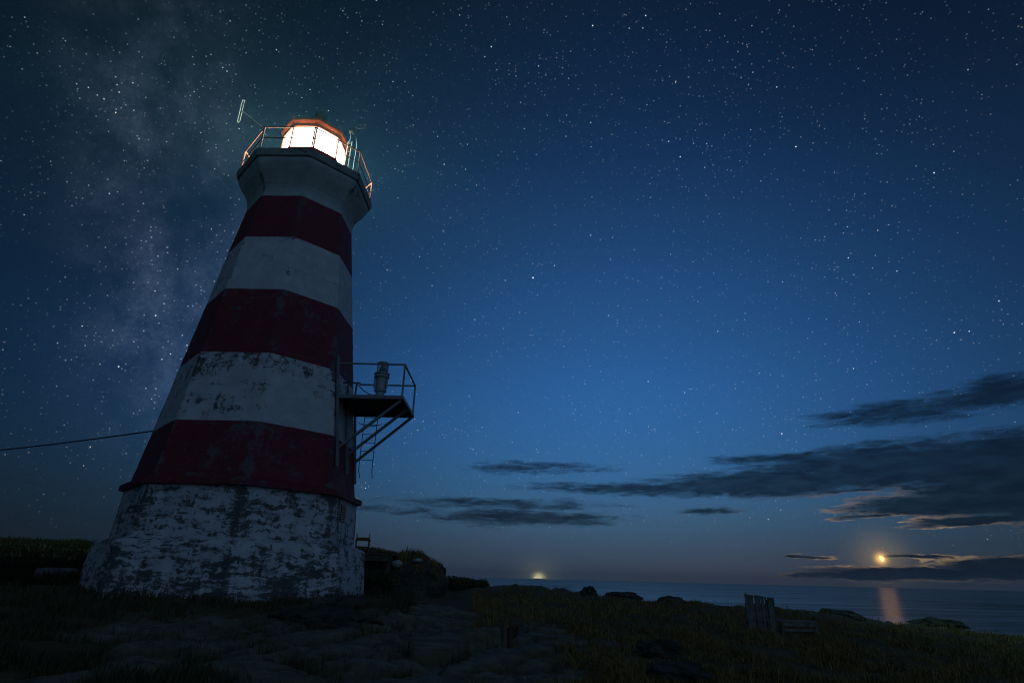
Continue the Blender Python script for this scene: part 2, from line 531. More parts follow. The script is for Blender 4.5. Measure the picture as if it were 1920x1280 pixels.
M['grass'] = leafy('dry_grass', (0.10, 0.068, 0.022), (0.42, 0.29, 0.088))
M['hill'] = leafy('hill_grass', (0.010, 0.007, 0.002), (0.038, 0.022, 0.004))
M['scrub'] = leafy('dark_scrub', (0.035, 0.036, 0.018), (0.13, 0.115, 0.05))
M['leaf'] = leafy('shrub_leaf', (0.04, 0.055, 0.02), (0.13, 0.15, 0.06))

# sea
mt, t, b = mat('sea_water')
o = coords(t)
n1 = t.noise(t.vec('MULTIPLY', o, (0.006, 0.05, 1)), 1.0, 8, 0.7)
n2 = t.noise(o, 0.05, 3, 0.5)
df = t.n.new('ShaderNodeBsdfDiffuse'); t.put(df.inputs[0], t.mix(t.smooth(n1, 0.35, 0.65), (0.010, 0.014, 0.022), (0.020, 0.026, 0.038)))
gl = t.n.new('ShaderNodeBsdfAnisotropic'); gl.inputs[0].default_value = (0.86, 0.70, 0.60, 1)
t.put(gl.inputs['Roughness'], t.math('MULTIPLY_ADD', n1, 0.30, 0.13))
bn = t.n.new('ShaderNodeBump'); bn.inputs['Strength'].default_value = 0.05; bn.inputs['Distance'].default_value = 1.0
t.l.new(n2, bn.inputs['Height']); t.l.new(bn.outputs[0], gl.inputs['Normal'])
fr_ = t.n.new('ShaderNodeFresnel'); fr_.inputs['IOR'].default_value = 1.33
mx_ = t.n.new('ShaderNodeMixShader')
t.put(mx_.inputs[0], t.math('MULTIPLY', fr_.outputs[0], t.math('MULTIPLY_ADD', t.smooth(n1, 0.36, 0.62), 0.52, 0.46))); t.l.new(df.outputs[0], mx_.inputs[1]); t.l.new(gl.outputs[0], mx_.inputs[2])
t.l.new(mx_.outputs[0], [n_ for n_ in t.n if n_.type == 'OUTPUT_MATERIAL'][0].inputs['Surface'])
M['sea'] = mt

# ------------------------------------------------------------------ terrain
TX, TY = -8.46, 19.2


def unproj(px, py, y):
    d = rx * ((px - 960) / 1072.54) - ux * ((py - 640) / 1072.54) + f0
    s = y / d.y
    return Vector((d.x * s, y, CZ + d.z * s))


# measured skyline of the land, as survey points (photo column, row, distance)
ridge = [(835, 1104, 34), (910, 1107, 34), (940, 1104, 33), (1000, 1103, 32), (1050, 1109, 31), (1090, 1116, 30), (1150, 1123, 30), (1180, 1131, 30),
         (1260, 1140, 30), (1290, 1146, 30), (1350, 1142, 29), (1400, 1142, 28), (1460, 1149, 28), (1500, 1152, 28), (1515, 1158, 28), (1545, 1153, 28),
         (1600, 1160, 27), (1650, 1171, 27), (1690, 1181, 27), (1740, 1190, 27), (1765, 1187, 26), (1830, 1192, 26), (1920, 1206, 26), (2100, 1235, 25), (2300, 1262, 24)]
cp = [(0, 0, -.1), (-5, 3, 0), (5, 3, -.1), (0, -15, -.1), (-15, -10, .2), (15, -10, -.4), (0, 8, .02), (-4, 8, .12), (3, 8.5, .0), (7, 9, -.12), (-2, 12, .25), (-6, 12, .35),
      (2.5, 13, .12), (-7, 15, .5), (-10.1, 15.3, .68), (-12.3, 17.5, .92), (-4.7, 17.3, .62), (-4.6, 20.7, .56), (-8.5, 19, .65), (-9, 24, .8), (-13, 22, .95),
      (-2.5, 22, .45), (-4, 20, .5), (0, 20, .5), (4, 20, .35), (-16.3, 22, .75), (-22.5, 30, 1.35), (-18, 14, .5), (-14, 10, .25), (-10, 8, .15), (-30, 20, 1.1), (-40, 10, 1.0), (-60, 0, 1),
      (-37.4, 45, 2.85), (-30.9, 45, 2.80), (-24, 45, 2.6), (-45, 40, 2.9), (-60, 45, 3.0), (-40, 70, 2.6), (-70, 80, 2.5), (-100, 40, 3), (-100, 100, 2.5), (-14, 40, 1.8), (-12, 60, .5), (-30, 90, 1), (-60, 130, 0),
      (7.3, 18, .0), (8.9, 18.5, -.08), (6, 14, .02), (10, 14, -.25), (14, 16, -.45), (16, 12, -.6), (12, 6, -.5), (20, 8, -.9), (25, 0, -1.2), (30, -15, -1.5), (12, 22, -.15), (3.5, 25, .40), (-3, 29, .5), (-10, 30, 1.0)]
for (px, py, y) in ridge:
    p = unproj(px, py, y)
    cp.append(tuple(p))
    dn = Vector((p.x, p.y, 0)).normalized()
    cp.append((p.x + dn.x * 4, p.y + dn.y * 4, p.z - 1.3))
    cp.append((p.x + dn.x * 14, p.y + dn.y * 14, p.z - 5.5))
    cp.append((p.x + dn.x * 32, p.y + dn.y * 32, -10))
    cp.append((p.x + dn.x * 90, p.y + dn.y * 90, -11))
for p in [(-25, 130, -9), (-5, 80, -8), (0, 150, -11), (60, 150, -11), (120, 80, -11), (120, 0, -11), (60, -10, -7), (80, -100, -11), (0, -120, -6), (-120, -100, 0), (-150, 0, 2), (-150, 120, 0)]:
    cp.append(p)
cp = np.array(cp, float)


def kern(d):
    return d


dd = np.linalg.norm(cp[:, None, :2] - cp[None, :, :2], axis=2)
n = len(cp)
A = np.zeros((n + 3, n + 3)); A[:n, :n] = kern(dd) + 0.02 * np.eye(n) * -1
A[:n, n] = 1; A[:n, n + 1:] = cp[:, :2]; A[n, :n] = 1; A[n + 1:, :n] = cp[:, :2].T
W = np.linalg.solve(A, np.concatenate([cp[:, 2], [0, 0, 0]]))


def smooth_h(P):
    out = np.zeros(len(P))
    for s in range(0, len(P), 20000):
        q = P[s:s + 20000]
        d = np.linalg.norm(q[:, None, :] - cp[None, :, :2], axis=2)
        out[s:s + 20000] = kern(d) @ W[:n] + W[n] + q @ W[n + 1:]
    return out


# slab seeds for the foreground bedrock (long cells running up to the right)
ang_s = R(38)
ca, sa = math.cos(ang_s), math.sin(ang_s)
seeds = np.stack([rng.uniform(-12, 9, 420), rng.uniform(2, 24, 420)], 1)
sh = rng.uniform(-0.08, 0.09, 420)
tilt = rng.normal(0, 0.06, (420, 2))


def rockmask(P):
    x, y = P[:, 0], P[:, 1]
    g = ((x + 2.6) / 4.3) ** 2 + ((y - 11.2) / 4.6) ** 2
    wv = np.array([mnoise.noise(Vector((a * 0.55, b * 0.55, 3.3))) for a, b in P])
    m_ = np.clip((1.15 - g + 0.9 * wv) / 0.35, 0, 1)
    return m_


def terrain(P):
    z = smooth_h(P)
    r = np.hypot(P[:, 0], P[:, 1])
    near = r < 60
    rk = np.zeros(len(P))
    idx = np.where(r < 22)[0]
    if len(idx):
        rk[idx] = rockmask(P[idx])
        wx = np.array([mnoise.noise(Vector((a * 0.8, b * 0.8, 9.1))) for a, b in P[idx]]) * 0.5
        wy = np.array([mnoise.noise(Vector((a * 0.8, b * 0.8, 5.7))) for a, b in P[idx]]) * 0.5
        q = P[idx] + np.stack([wx, wy], 1)
        u = (q[:, 0] * ca + q[:, 1] * sa) / 2.6; v = (-q[:, 0] * sa + q[:, 1] * ca) / 0.75
        su = (seeds[:, 0] * ca + seeds[:, 1] * sa) / 2.6; sv = (-seeds[:, 0] * sa + seeds[:, 1] * ca) / 0.75
        add = np.zeros(len(idx)); crk = np.zeros(len(idx))
        for s in range(0, len(idx), 20000):
            e = slice(s, s + 20000)
            D2 = (u[e, None] - su[None]) ** 2 + (v[e, None] - sv[None]) ** 2
            o2 = np.argpartition(D2, 1, axis=1)[:, :2]
            d2 = np.sqrt(np.take_along_axis(D2, o2, 1))
            i1 = np.where(d2[:, 0] < d2[:, 1], o2[:, 0], o2[:, 1])
            f1 = d2.min(1); f2 = d2.max(1)
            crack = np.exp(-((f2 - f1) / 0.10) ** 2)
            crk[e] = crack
            dq = q[e] - seeds[i1]
            add[e] = sh[i1] + (tilt[i1] * dq).sum(1) * 1.2 - 0.16 * crack
        z[idx] += add * rk[idx]
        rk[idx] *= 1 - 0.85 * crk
    fn = np.array([mnoise.fractal(Vector((a * 0.45, b * 0.45, 0.0)), 0.8, 2.0, 5) if k else 0.0 for (a, b), k in zip(P, near)])
    amp = np.clip((r - 4) / 20, 0.25, 1.0) * 0.16
    z += fn * amp
    sub = np.array([mnoise.fractal(Vector((a * 2.3, b * 2.3, 4.0)), 0.9, 2.1, 4) if k else 0.0 for (a, b), k in zip(P, near)])
    z += sub * (0.035 + 0.03 * rk)
    # rocky rim along the skyline
    rim = np.exp(-((r - 30.5) / 3.0) ** 2) * (P[:, 0] > -2)
    rg = np.array([mnoise.ridged_multi_fractal(Vector((a * 0.6, b * 0.6, 1.0)), 0.9, 2.0, 4, 1.0, 2.0) if k > 0.05 else 0.0 for (a, b), k in zip(P, rim)])
    z += rim * (rg - 1.0) * 0.16
    rk = np.maximum(rk, np.clip(rim * (0.4 + 0.5 * rg - 0.4), 0, 1))
    # flat where the tower stands
    dt = np.hypot(P[:, 0] - TX, P[:, 1] - TY)
    return z, rk


angs = np.concatenate([np.arange(-180, -54, 3.0), np.arange(-54, 54, 0.16), np.arange(54, 180, 3.0)])
rads = np.geomspace(2.6, 62, 250); rads = np.concatenate([[0.02, 0.9, 1.8], rads, np.geomspace(66, 220, 26)])
aa, rr = np.meshgrid(np.radians(angs), rads)
P = np.stack([(np.sin(aa) * rr).ravel(), (np.cos(aa) * rr).ravel()], 1)
Z, RK = terrain(P)
V = np.column_stack([P, Z])
na, nr = len(angs), len(rads)
i0 = (np.arange(nr - 1)[:, None] * na + np.arange(na)[None]).ravel()
i1 = (np.arange(nr - 1)[:, None] * na + (np.arange(na)[None] + 1) % na).ravel()
F = np.stack([i0, i1, i1 + na, i0 + na], 1)
gm = np_mesh('ground', V, F[:, ::-1])
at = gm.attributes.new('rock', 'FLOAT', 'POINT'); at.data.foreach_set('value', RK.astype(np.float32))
gm.polygons.foreach_set('use_smooth', [True] * len(gm.polygons))
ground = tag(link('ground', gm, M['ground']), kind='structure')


def gz(x, y):
    return float(terrain(np.array([[x, y]], float))[0][0])


# sea
SEA_Z = -6.5
mb = MB(); bm = mb.bm
rings = []
for rad in (20, 80, 240, 600, 1200, 2500):
    rings.append([bm.verts.new((rad * math.cos(k * 2 * math.pi / 128), rad * math.sin(k * 2 * math.pi / 128), 0)) for k in range(128)])
for a, b_ in zip(rings, rings[1:]):
    for k in range(128):
        bm.faces.new((a[k], a[(k + 1) % 128], b_[(k + 1) % 128], b_[k]))
bm.faces.new(rings[0])
tag(mb.build('sea', M['sea'], loc=(0, 0, SEA_Z)), kind='structure')

# ------------------------------------------------------------------ the lighthouse
LAMP_W = 38000.0
PH = R(201.2)
LH = empty('lighthouse', (TX, TY, 0.0))
tag(LH, 'tall octagonal lighthouse with red and white bands and a glowing lantern on top', 'lighthouse')


def oct_wall(name, prof, material, parent=LH, nz=6, nx=10, jit=0.006, seed=0, cap_top=False):
    """octagonal walls through (radius, z) stations, finely divided, edges slightly uneven"""
    st_ = []
    for (ra, za), (rb, zb) in zip(prof, prof[1:]):
        L_ = math.hypot(rb - ra, zb - za)
        k = max(1, int(L_ / 0.22))
        for i in range(k):
            st_.append((ra + (rb - ra) * i / k, za + (zb - za) * i / k))
    st_.append(prof[-1])
    bm = bmesh.new()
    ringv = []
    for (rr_, zz) in st_:
        ring = []
        for k in range(8):
            a0, a1 = PH + k * math.pi / 4, PH + (k + 1) * math.pi / 4
            p0 = Vector((rr_ * math.cos(a0), rr_ * math.sin(a0), zz)); p1 = Vector((rr_ * math.cos(a1), rr_ * math.sin(a1), zz))
            for i in range(nx):
                p = p0.lerp(p1, i / nx)
                p.z += 0.012 * mnoise.noise(Vector((p.x * 2.2, p.y * 2.2, p.z * 0.4 + 3.0)))
                d = Vector((p.x, p.y, 0)).normalized()
                nn = mnoise.noise(p * 1.9 + Vector((seed, 0, 0))) * jit + mnoise.noise(p * 7.0) * jit * 0.6
                if i == 0:
                    nn -= 0.012 + 0.012 * mnoise.noise(p * 5.0)
                ring.append(bm.verts.new(p + d * nn))
        ringv.append(ring)
    N = 8 * nx
    for a, b_ in zip(ringv, ringv[1:]):
        for k in range(N):
            bm.faces.new((a[k], a[(k + 1) % N], b_[(k + 1) % N], b_[k]))
    if cap_top:
        bm.faces.new(ringv[-1])
    me = bpy.data.meshes.new(name); bm.to_mesh(me); bm.free()
    at_ = me.attributes.new('corner', 'FLOAT', 'POINT')
    at_.data.foreach_set('value', [1.0 if i % nx == 0 else 0.0 for i in range(len(me.vertices))])
    return link(name, me, material, parent)


oct_wall('plinth', [(4.12, -0.6), (4.03, 0.8), (3.955, 1.80), (3.93, 1.93), (3.86, 1.985), (3.555, 2.09)], M['white_base'], jit=0.022, seed=3, nx=16)
oct_wall('base_wall', [(3.552, 2.06), (3.49, 3.445)], M['white_low'], jit=0.010, seed=5, nx=14)
oct_wall('ledge', [(3.478, 3.432), (3.635, 3.436), (3.640, 3.455), (3.640, 3.585), (3.625, 3.60), (3.392, 3.70)], M['red_low'], jit=0.008, seed=6)
oct_wall('red_band', [(3.390, 3.68), (3.150, 5.30)], M['red_low'], seed=1)
oct_wall('white_band', [(3.150, 5.30), (2.862, 7.514)], M['white_mid'], seed=2)
oct_wall('red_band', [(2.862, 7.514), (2.546, 9.866)], M['red_mid'], seed=4)
oct_wall('white_band', [(2.546, 9.866), (2.250, 12.045)], M['white_high'], seed=8)
oct_wall('red_band', [(2.250, 12.045), (1.990, 13.95)], M['red_high'], seed=9)
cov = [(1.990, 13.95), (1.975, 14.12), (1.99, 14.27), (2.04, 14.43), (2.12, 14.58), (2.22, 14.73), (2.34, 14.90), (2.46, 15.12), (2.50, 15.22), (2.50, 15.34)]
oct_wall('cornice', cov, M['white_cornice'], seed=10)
oct_wall('gallery_slab', [(2.49, 15.335), (2.56, 15.34), (2.58, 15.36), (2.635, 15.60), (2.62, 15.63), (1.1, 15.64), (0.02, 15.642)], M['slab'], jit=0.010, seed=11)


def ov(k, r_, z):
    return Vector((r_ * math.cos(PH + k * math.pi / 4), r_ * math.sin(PH + k * math.pi / 4), z))


# gallery railing
rail = link('gallery_railing', MB().tube([ov(0, 2.49, 16.70), ov(1, 2.49, 16.70)], 0.024).mesh('top_rail'), M['rail'], LH)
for k in range(1, 8):
    MB().tube([ov(k, 2.49, 16.70), ov(k + 1, 2.49, 16.70)], 0.024).build('top_rail', M['rail'], rail)
for k in range(8):
    MB().tube([ov(k, 2.49, 16.20), ov(k + 1, 2.49, 16.20)], 0.018).build('mid_rail', M['rail'], rail)
    MB().tube([ov(k, 2.50, 15.60), ov(k, 2.49, 16.715)], 0.026).lathe([(0.07, 0), (0.07, 0.02)], 8, tuple(ov(k, 2.50, 15.645))).build('post', M['rail'], rail)

# lantern room
lw = oct_wall('lantern_wall', [(1.24, 15.6), (1.24, 16.70), (1.30, 16.71), (1.30, 16.755), (1.20, 16.76)], M['red_metal'], jit=0.002)
for k in range(8):
    a = ov(k, 1.225, 0); c_ = ov(k + 1, 1.225, 0)
    mb = MB()
    w0, w1_ = a.lerp(c_, 0.03), a.lerp(c_, 0.97)
    nrm = (a + c_).normalized()
    vs = [mb.bm.verts.new(p + nrm * o_ + Vector((0, 0, zz))) for o_ in (0, -0.012) for p, zz in ((w0, 16.757), (w1_, 16.757), (w1_, 17.80), (w0, 17.80))]
    for f_ in ((0, 1, 2, 3), (7, 6, 5, 4), (0, 4, 5, 1), (1, 5, 6, 2), (2, 6, 7, 3), (3, 7, 4, 0)):
        mb.bm.faces.new([vs[i] for i in f_])
    mb.build('window_pane', M['pane'], LH)
    MB().tube([ov(k, 1.235, 16.74), ov(k, 1.235, 17.81)], 0.036, 6).build('mullion', M['red_metal'], LH)
MB().lathe([(1.18, 17.77), (1.18, 17.79)], 8, phase=PH).build('lantern_ceiling', simple('white_enamel', (0.80, 0.78, 0.70), 0.5, 0, 0.05), LH)
roof = oct_wall('roof', [(1.19, 17.80), (1.27, 17.802), (1.30, 17.93), (1.385, 18.02), (1.40, 18.05), (1.40, 18.14), (1.36, 18.17), (0.75, 18.62), (0.26, 18.92), (0.24, 19.02), (0.05, 19.03)], M['red_metal'], jit=0.002, nx=4)
MB().lathe([(0.10, 18.95), (0.11, 19.10), (0.20, 19.16), (0.27, 19.28), (0.27, 19.40), (0.20, 19.52), (0.08, 19.58), (0.03, 19.75)], 20).build('ventilator', M['deck_steel'], roof, smooth=True)
for k in range(8):
    MB().tube([ov(k, 1.405, 18.14), ov(k, 0.75, 18.635), ov(k, 0.27, 18.93)], 0.018, 5).build('roof_rib', M['red_metal'], roof)
# the lamp inside: a drum of glass rings
lamp = empty('lantern_lamp', (TX, TY, 15.65))
tag(lamp, 'glass drum lamp shining inside the lantern room at the tower top', 'lamp')
MB().lathe([(0.30, 0), (0.30, 0.04), (0.12, 0.08), (0.12, 1.15), (0.30, 1.2), (0.30, 1.24)], 16).build('pedestal', M['lamp_grey'], lamp)
MB().lathe([(0.30, 1.24), (0.36, 1.40), (0.40, 1.62), (0.36, 1.84), (0.28, 2.0)], 20).build('lens', M['pane'], lamp, smooth=True)
pl_d = bpy.data.lights.new('lantern_light', 'POINT')
pl_d.energy = LAMP_W; pl_d.shadow_soft_size = 0.42; pl_d.color = (0.40, 0.97, 0.93)
pl_o = bpy.data.objects.new('lantern_light', pl_d); COL.objects.link(pl_o); pl_o.parent = lamp; pl_o.location = (0, 0, 1.62)
MB().lathe([(0.28, 2.0), (0.24, 2.06), (0.05, 2.12)], 16).build('lens_cap', M['lamp_grey'], lamp)

# louvred vent on the low white wall, right face
vx = 3.24
lv = MB().box((vx, -0.35, 3.02), (0.03, 0.50, 0.52), bevel=0.004).build('louvre_vent', M['dark_steel'], LH)
for i in range(7):
    MB().box((vx + 0.03, -0.35, 2.80 + i * 0.072), (0.045, 0.46, 0.030), Matrix.Rotation(R(25), 3, 'Y').to_quaternion()).build('slat', M['pale_metal'], lv)

# ---- side platform on the right face
PZ = 6.612
X0, X1, Y0, Y1 = -5.66 - TX, -3.56 - TX, 18.06 - TY, 20.36 - TY
plat = link('platform', MB().box(((X0 + X1) / 2, (Y0 + Y1) / 2, PZ + 0.02), (X1 - X0 - 0.02, Y1 - Y0 - 0.02, 0.04)).mesh('platform'), M['deck_steel'], LH)
for (c_, s_) in ((((X0 + X1) / 2, Y0 - 0.03, PZ + 0.01), (X1 - X0 + 0.09, 0.055, 0.125)), (((X0 + X1) / 2, Y1 + 0.03, PZ + 0.01), (X1 - X0 + 0.09, 0.055, 0.125)), ((X1 + 0.03, (Y0 + Y1) / 2, PZ + 0.01), (0.055, Y1 - Y0 - 0.002, 0.12)), ((X0 - 0.02, (Y0 + Y1) / 2, PZ + 0.012), (0.06, Y1 - Y0 - 0.004, 0.115))):
    MB().box(c_, s_, bevel=0.006).build('edge_beam', M['steel'], plat)
for i in range(3):
    yy = Y0 + (Y1 - Y0) * (i + 0.75) / 3.5
    MB().box(((X0 + X1) / 2, yy, PZ - 0.035), (X1 - X0 - 0.01, 0.05, 0.066)).build('joist', M['deck_steel'], plat)
fx = lambda z: (3.390 - (z - 3.68) * 0.1364) * math.cos(math.pi / 8)   # face of the tower wall


def brace(yy, zb):
    a = Vector((X1 - 0.02, yy, PZ - 0.06)); b_ = Vector((fx(zb) + 0.03, yy, zb))
    d = a - b_; q = d.to_track_quat('X', 'Z')
    MB().box((a + b_) / 2, (d.length, 0.085, 0.085), q, bevel=0.008).build('brace', M['steel'], plat)


brace(Y0 + 0.05, 4.93); brace((Y0 + Y1) / 2, 4.90); brace(Y1 - 0.05, 4.88)
for yy, z0, z1, w_ in ((Y0 - 0.01, 4.35, 8.05, 0.10), ((Y0 + Y1) / 2, 4.3, 6.55, 0.10), (Y1 - 0.02, 4.15, 6.9, 0.10)):
    a = Vector((fx(z0) + 0.045, yy, z0)); b_ = Vector((fx(z1) + 0.045, yy, z1)); d = b_ - a
    MB().box((a + b_) / 2, (d.length, w_, 0.075), d.to_track_quat('X', 'Z'), bevel=0.006).build('wall_channel', M['steel'], plat)
HR = PZ + 1.16
pr_ = {'a': (X0 - 0.10, Y0), 'b': (X1, Y0), 'c': (X1, Y1), 'd': (X0 + 0.05, Y1)}
for k1, k2 in (('a', 'b'), ('b', 'c'), ('c', 'd')):
    (xa, ya), (xb, yb) = pr_[k1], pr_[k2]
    MB().box(((xa + xb) / 2, (ya + yb) / 2, HR), (abs(xb - xa) + 0.05, abs(yb - ya) + 0.05 if k1 == 'b' else 0.05, 0.05) if k1 != 'b' else (0.046, abs(yb - ya) - 0.052, 0.046)).build('hand_rail', M['steel'], plat)
for k1 in 'bc':
    MB().box((*pr_[k1], PZ + 0.58), (0.055, 0.055, 1.12)).build('rail_post', M['steel'], plat)
# low inner gate by the wall
gt = link('gate', MB().box((fx(PZ) + 0.33, -0.78, PZ + 0.60), (0.58, 0.045, 0.05)).mesh('gate'), M['deck_steel'], plat)
for gx in (fx(PZ) + 0.22, fx(PZ) + 0.50):
    MB().box((gx, -0.78, PZ + 0.306), (0.055, 0.04, 0.536)).build('gate_post', M['deck_steel'], gt)

# signal lamp standing on the platform
SL = empty('signal_lamp', (-4.40, 18.52, PZ + 0.04))
SL.scale = (1.0, 1.0, 1.06)
tag(SL, 'grey standby beacon with glass drum standing on the side platform', 'beacon')
MB().lathe([(0.36, 0), (0.36, 0.035), (0.22, 0.07), (0.15, 0.16), (0.14, 0.26)], 16).build('foot', M['lamp_grey'], SL, smooth=False)
for k in range(3):
    a = k * 2 * math.pi / 3 + 0.4
    MB().box((0.30 * math.cos(a), 0.30 * math.sin(a), 0.03), (0.42, 0.07, 0.05), Matrix.Rotation(a, 3, 'Z').to_quaternion()).build('foot_bar', M['deck_steel'], SL)
MB().lathe([(0.14, 0.26), (0.20, 0.28), (0.205, 0.36), (0.18, 0.37), (0.18, 0.70), (0.205, 0.71), (0.205, 0.75)], 20).build('housing', M['lamp_grey'], SL)
MB().lathe([(0.255, 0.75), (0.255, 0.80), (0.215, 0.805), (0.215, 0.84), (0.26, 0.845), (0.26, 0.885)], 20).build('flange', M['lamp_grey'], SL)
MB().lathe([(0.19, 0.885), (0.195, 1.20), (0.18, 1.22)], 20).build('glass_drum', M['glass'], SL)
MB().lathe([(0.07, 0.886), (0.09, 0.95), (0.05, 1.12), (0.02, 1.17)], 12).build('burner', M['pale_metal'], SL)
MB().lathe([(0.20, 1.22), (0.20, 1.245), (0.10, 1.275), (0.03, 1.29)], 20).build('cap', M['lamp_grey'], SL)
for s_ in (-1, 1):
    MB().box((s_ * 0.21, -0.06, 0.55), (0.05, 0.07, 0.32), bevel=0.008).build('bracket', M['lamp_grey'], SL)
pts = [(fx(PZ) + TX + 0.5, TY - 0.78, PZ + 0.57)]
for i in range(9):
    u = i / 8
    pts.append((-5.14 + 0.5 * u, 18.42 + 0.05 * u, PZ + 0.52 - 0.36 * math.sin(u * 1.4) + 0.04 * u))
tag(MB().tube(pts, 0.016, 6).build('lamp_cable', M['cable']), 'black cable drooping from the low gate to the platform beacon', 'cable')

# ladder under the platform's far side
LD = empty('ladder', (-5.12, 20.62, 4.62))
tag(LD, 'thin steel ladder hanging below the far edge of the side platform', 'ladder')
for sx in (-0.24, 0.24):
    MB().tube([(sx * 0.92 - 0.02 + 0.08, 0.03, -0.22), (sx * 0.98, 0.02, 0.05), (sx, 0, 0.3), (sx, 0, 2.02)], 0.015, 6).build('stile', M['dark_steel'], LD)
for i in range(6):
    z = 0.42 + i * 0.31
    MB().tube([(-0.24, 0, z), (0.24, 0, z)], 0.012, 6).build('rung', M['dark_steel'], LD)
hp = [(0.42 * math.cos(a), -0.05 + 0.30 * math.sin(a), 1.75) for a in np.linspace(math.pi, 2 * math.pi, 13) + math.pi]
MB().tube(hp, 0.014, 6).build('hoop', M['dark_steel'], LD)

# dipole antenna on the gallery rail, left corner
p1 = ov(1, 2.49, 16.70) + Vector((TX, TY, 0))
AN = empty('dipole_antenna', p1)
tag(AN, 'thin folded dipole antenna jutting out left from the gallery railing', 'antenna')
mid = unproj(453.5, 208, 17.3) - p1
e0 = unproj(456, 189, 17.3) - p1; e1 = unproj(447, 228, 17.3) - p1
st_b = (ov(0, 2.49, 16.70) - ov(1, 2.49, 16.70)).normalized() * 0.16
MB().tube([st_b, st_b.lerp(mid, 0.5), mid], 0.030, 8).build('boom', M['pale_metal'], AN)
MB().box(st_b, (0.10, 0.10, 0.12), bevel=0.01).build('clamp', M['pale_metal'], AN)
sd = Vector((0.045, 0, 0.01))
ring_ = [e0 - sd, e0 - sd * 0.4 + (e0 - e1).normalized() * 0.03, e0 + sd * 0.4 + (e0 - e1).normalized() * 0.03, e0 + sd, e1 + sd, e1 + sd * 0.4 - (e0 - e1).normalized() * 0.03, e1 - sd * 0.4 - (e0 - e1).normalized() * 0.03, e1 - sd, e0 - sd]
MB().tube(ring_, 0.016, 6).build('dipole', M['pale_metal'], AN)

# lattice mast with a loop aerial on the right of the gallery
LM = empty('lattice_mast', (-6.85, 18.75, 15.64))
tag(LM, 'pale twin-tube mast on the gallery just right of the lantern', 'mast')
for sx in (-0.075, 0.075):
    MB().tube([(sx, 0, 0), (sx, 0, 2.05)], 0.026, 6).build('tube', M['pale_metal'], LM)
for i in range(6):
    z = 0.2 + i * 0.34
    MB().tube([(-0.075, 0, z), (0.075, 0, z + (0.17 if i % 2 else 0.0))], 0.012, 6).build('lacing', M['pale_metal'], LM)
MB().tube([(-0.02, 0.02, 2.0), (-0.03, 0.05, 2.55)], 0.03, 6).build('stem', M['deck_steel'], LM)
MB().lathe([(0.05, 2.55), (0.11, 2.58), (0.12, 2.70), (0.05, 2.74)], 12, (-0.03, 0.05, 0)).build('sensor_drum', M['deck_steel'], LM)
LA = empty('loop_antenna', (-6.70, 19.15, 15.64))
tag(LA, 'round loop aerial on a bent stalk behind the lantern roof on the right', 'antenna')
lc = unproj(677, 237, 19.15) - Vector((-6.70, 19.15, 15.64))
MB().tube([(0, 0, 0), (0, 0, 1.8), (0.0, 0, 2.2), lc + Vector((-0.2, 0, -0.12))], 0.02, 6).build('stalk', M['deck_steel'], LA)
MB().tube([lc + Vector((0.25 * math.cos(a), 0.10 * math.sin(a), 0.20 * math.sin(a))) for a in np.linspace(0, 2 * math.pi, 25)], 0.022, 6).build('loop', M['steel'], LA)

# service cable from the tower to the left
ca0 = unproj(284, 808, 18.4); ca1 = unproj(-350, 852, 26.0)
pts = []
for i in range(25):
    u = i / 24
    p = ca0.lerp(ca1, u); p.z -= 0.35 * math.sin(math.pi * u)
    pts.append(p)
pts.insert(0, Vector((TX - 2.9, TY - 0.3, pts[0].z + 0.05)))
tag(MB().tube(pts, 0.022, 6).build('power_cable', M['cable']), 'black overhead cable running from the tower out to the left', 'cable')

# ------------------------------------------------------------------ rocks, mound, wood
def rock_mesh(name, rad, seed, power=2.0, sub=4, rough=0.22, freq=1.1, flat=0.5):
    bm = bmesh.new()
    bmesh.ops.create_icosphere(bm, subdivisions=sub, radius=1.0)
    off = Vector((seed * 3.7, seed * 1.3, seed * 7.1))
    for v in bm.verts:
        p = v.co.normalized()
        s = (abs(p.x) ** power + abs(p.y) ** power + abs(p.z) ** power) ** (-1 / power)
        q = p * s
        k = 1 + rough * mnoise.fractal(q * freq + off, 0.9, 2.1, 5)
        k += 0.5 * rough * (mnoise.ridged_multi_fractal(q * freq * 1.3 + off, 1.0, 2.0, 4, 1.0, 2.0) - 1.0) * 0.4
        v.co = Vector((q.x * rad[0] * k, q.y * rad[1] * k, q.z * rad[2] * k))
    me = bpy.data.meshes.new(name); bm.to_mesh(me); bm.free()
    return me


def rock(name, px, py_base, y, rad, seed, label, group=None, material='stone', power=2.4, sink=0.3, rough=0.42):
    p = unproj(px, py_base, y)
    z = gz(p.x, p.y)
    o = link(name, rock_mesh(name, rad, seed, power, 4, rough), M[material], None, (p.x, p.y, z + rad[2] * (1 - 2 * sink) * 0.8))
    o.rotation_euler = (0, 0, seed * 1.3)
    return tag(o, label, 'rock', group)


mound = link('rock_outcrop', rock_mesh('rock_outcrop', (2.45, 1.75, 1.42), 2.0, 3.6, 5, 0.16, 1.3), M['stone'], None, (-4.95, 24.4, 0.55))
tag(mound, 'dark flat-topped rock outcrop with a steep right side behind the tower', 'rock')
tag(link('stone', rock_mesh('stone', (0.22, 0.18, 0.14), 5.0), M['pale_stone'], None, unproj(744, 1056, 22.85)), 'small pale stone in the grass on the rock outcrop nearer the tower', 'rock', 'pale stones on the outcrop')
tag(link('stone', rock_mesh('stone', (0.19, 0.16, 0.085), 6.0), M['pale_stone'], None, unproj(783, 1050, 23.2)), 'small pale flat stone at the right brow of the rock outcrop', 'rock', 'pale stones on the outcrop')

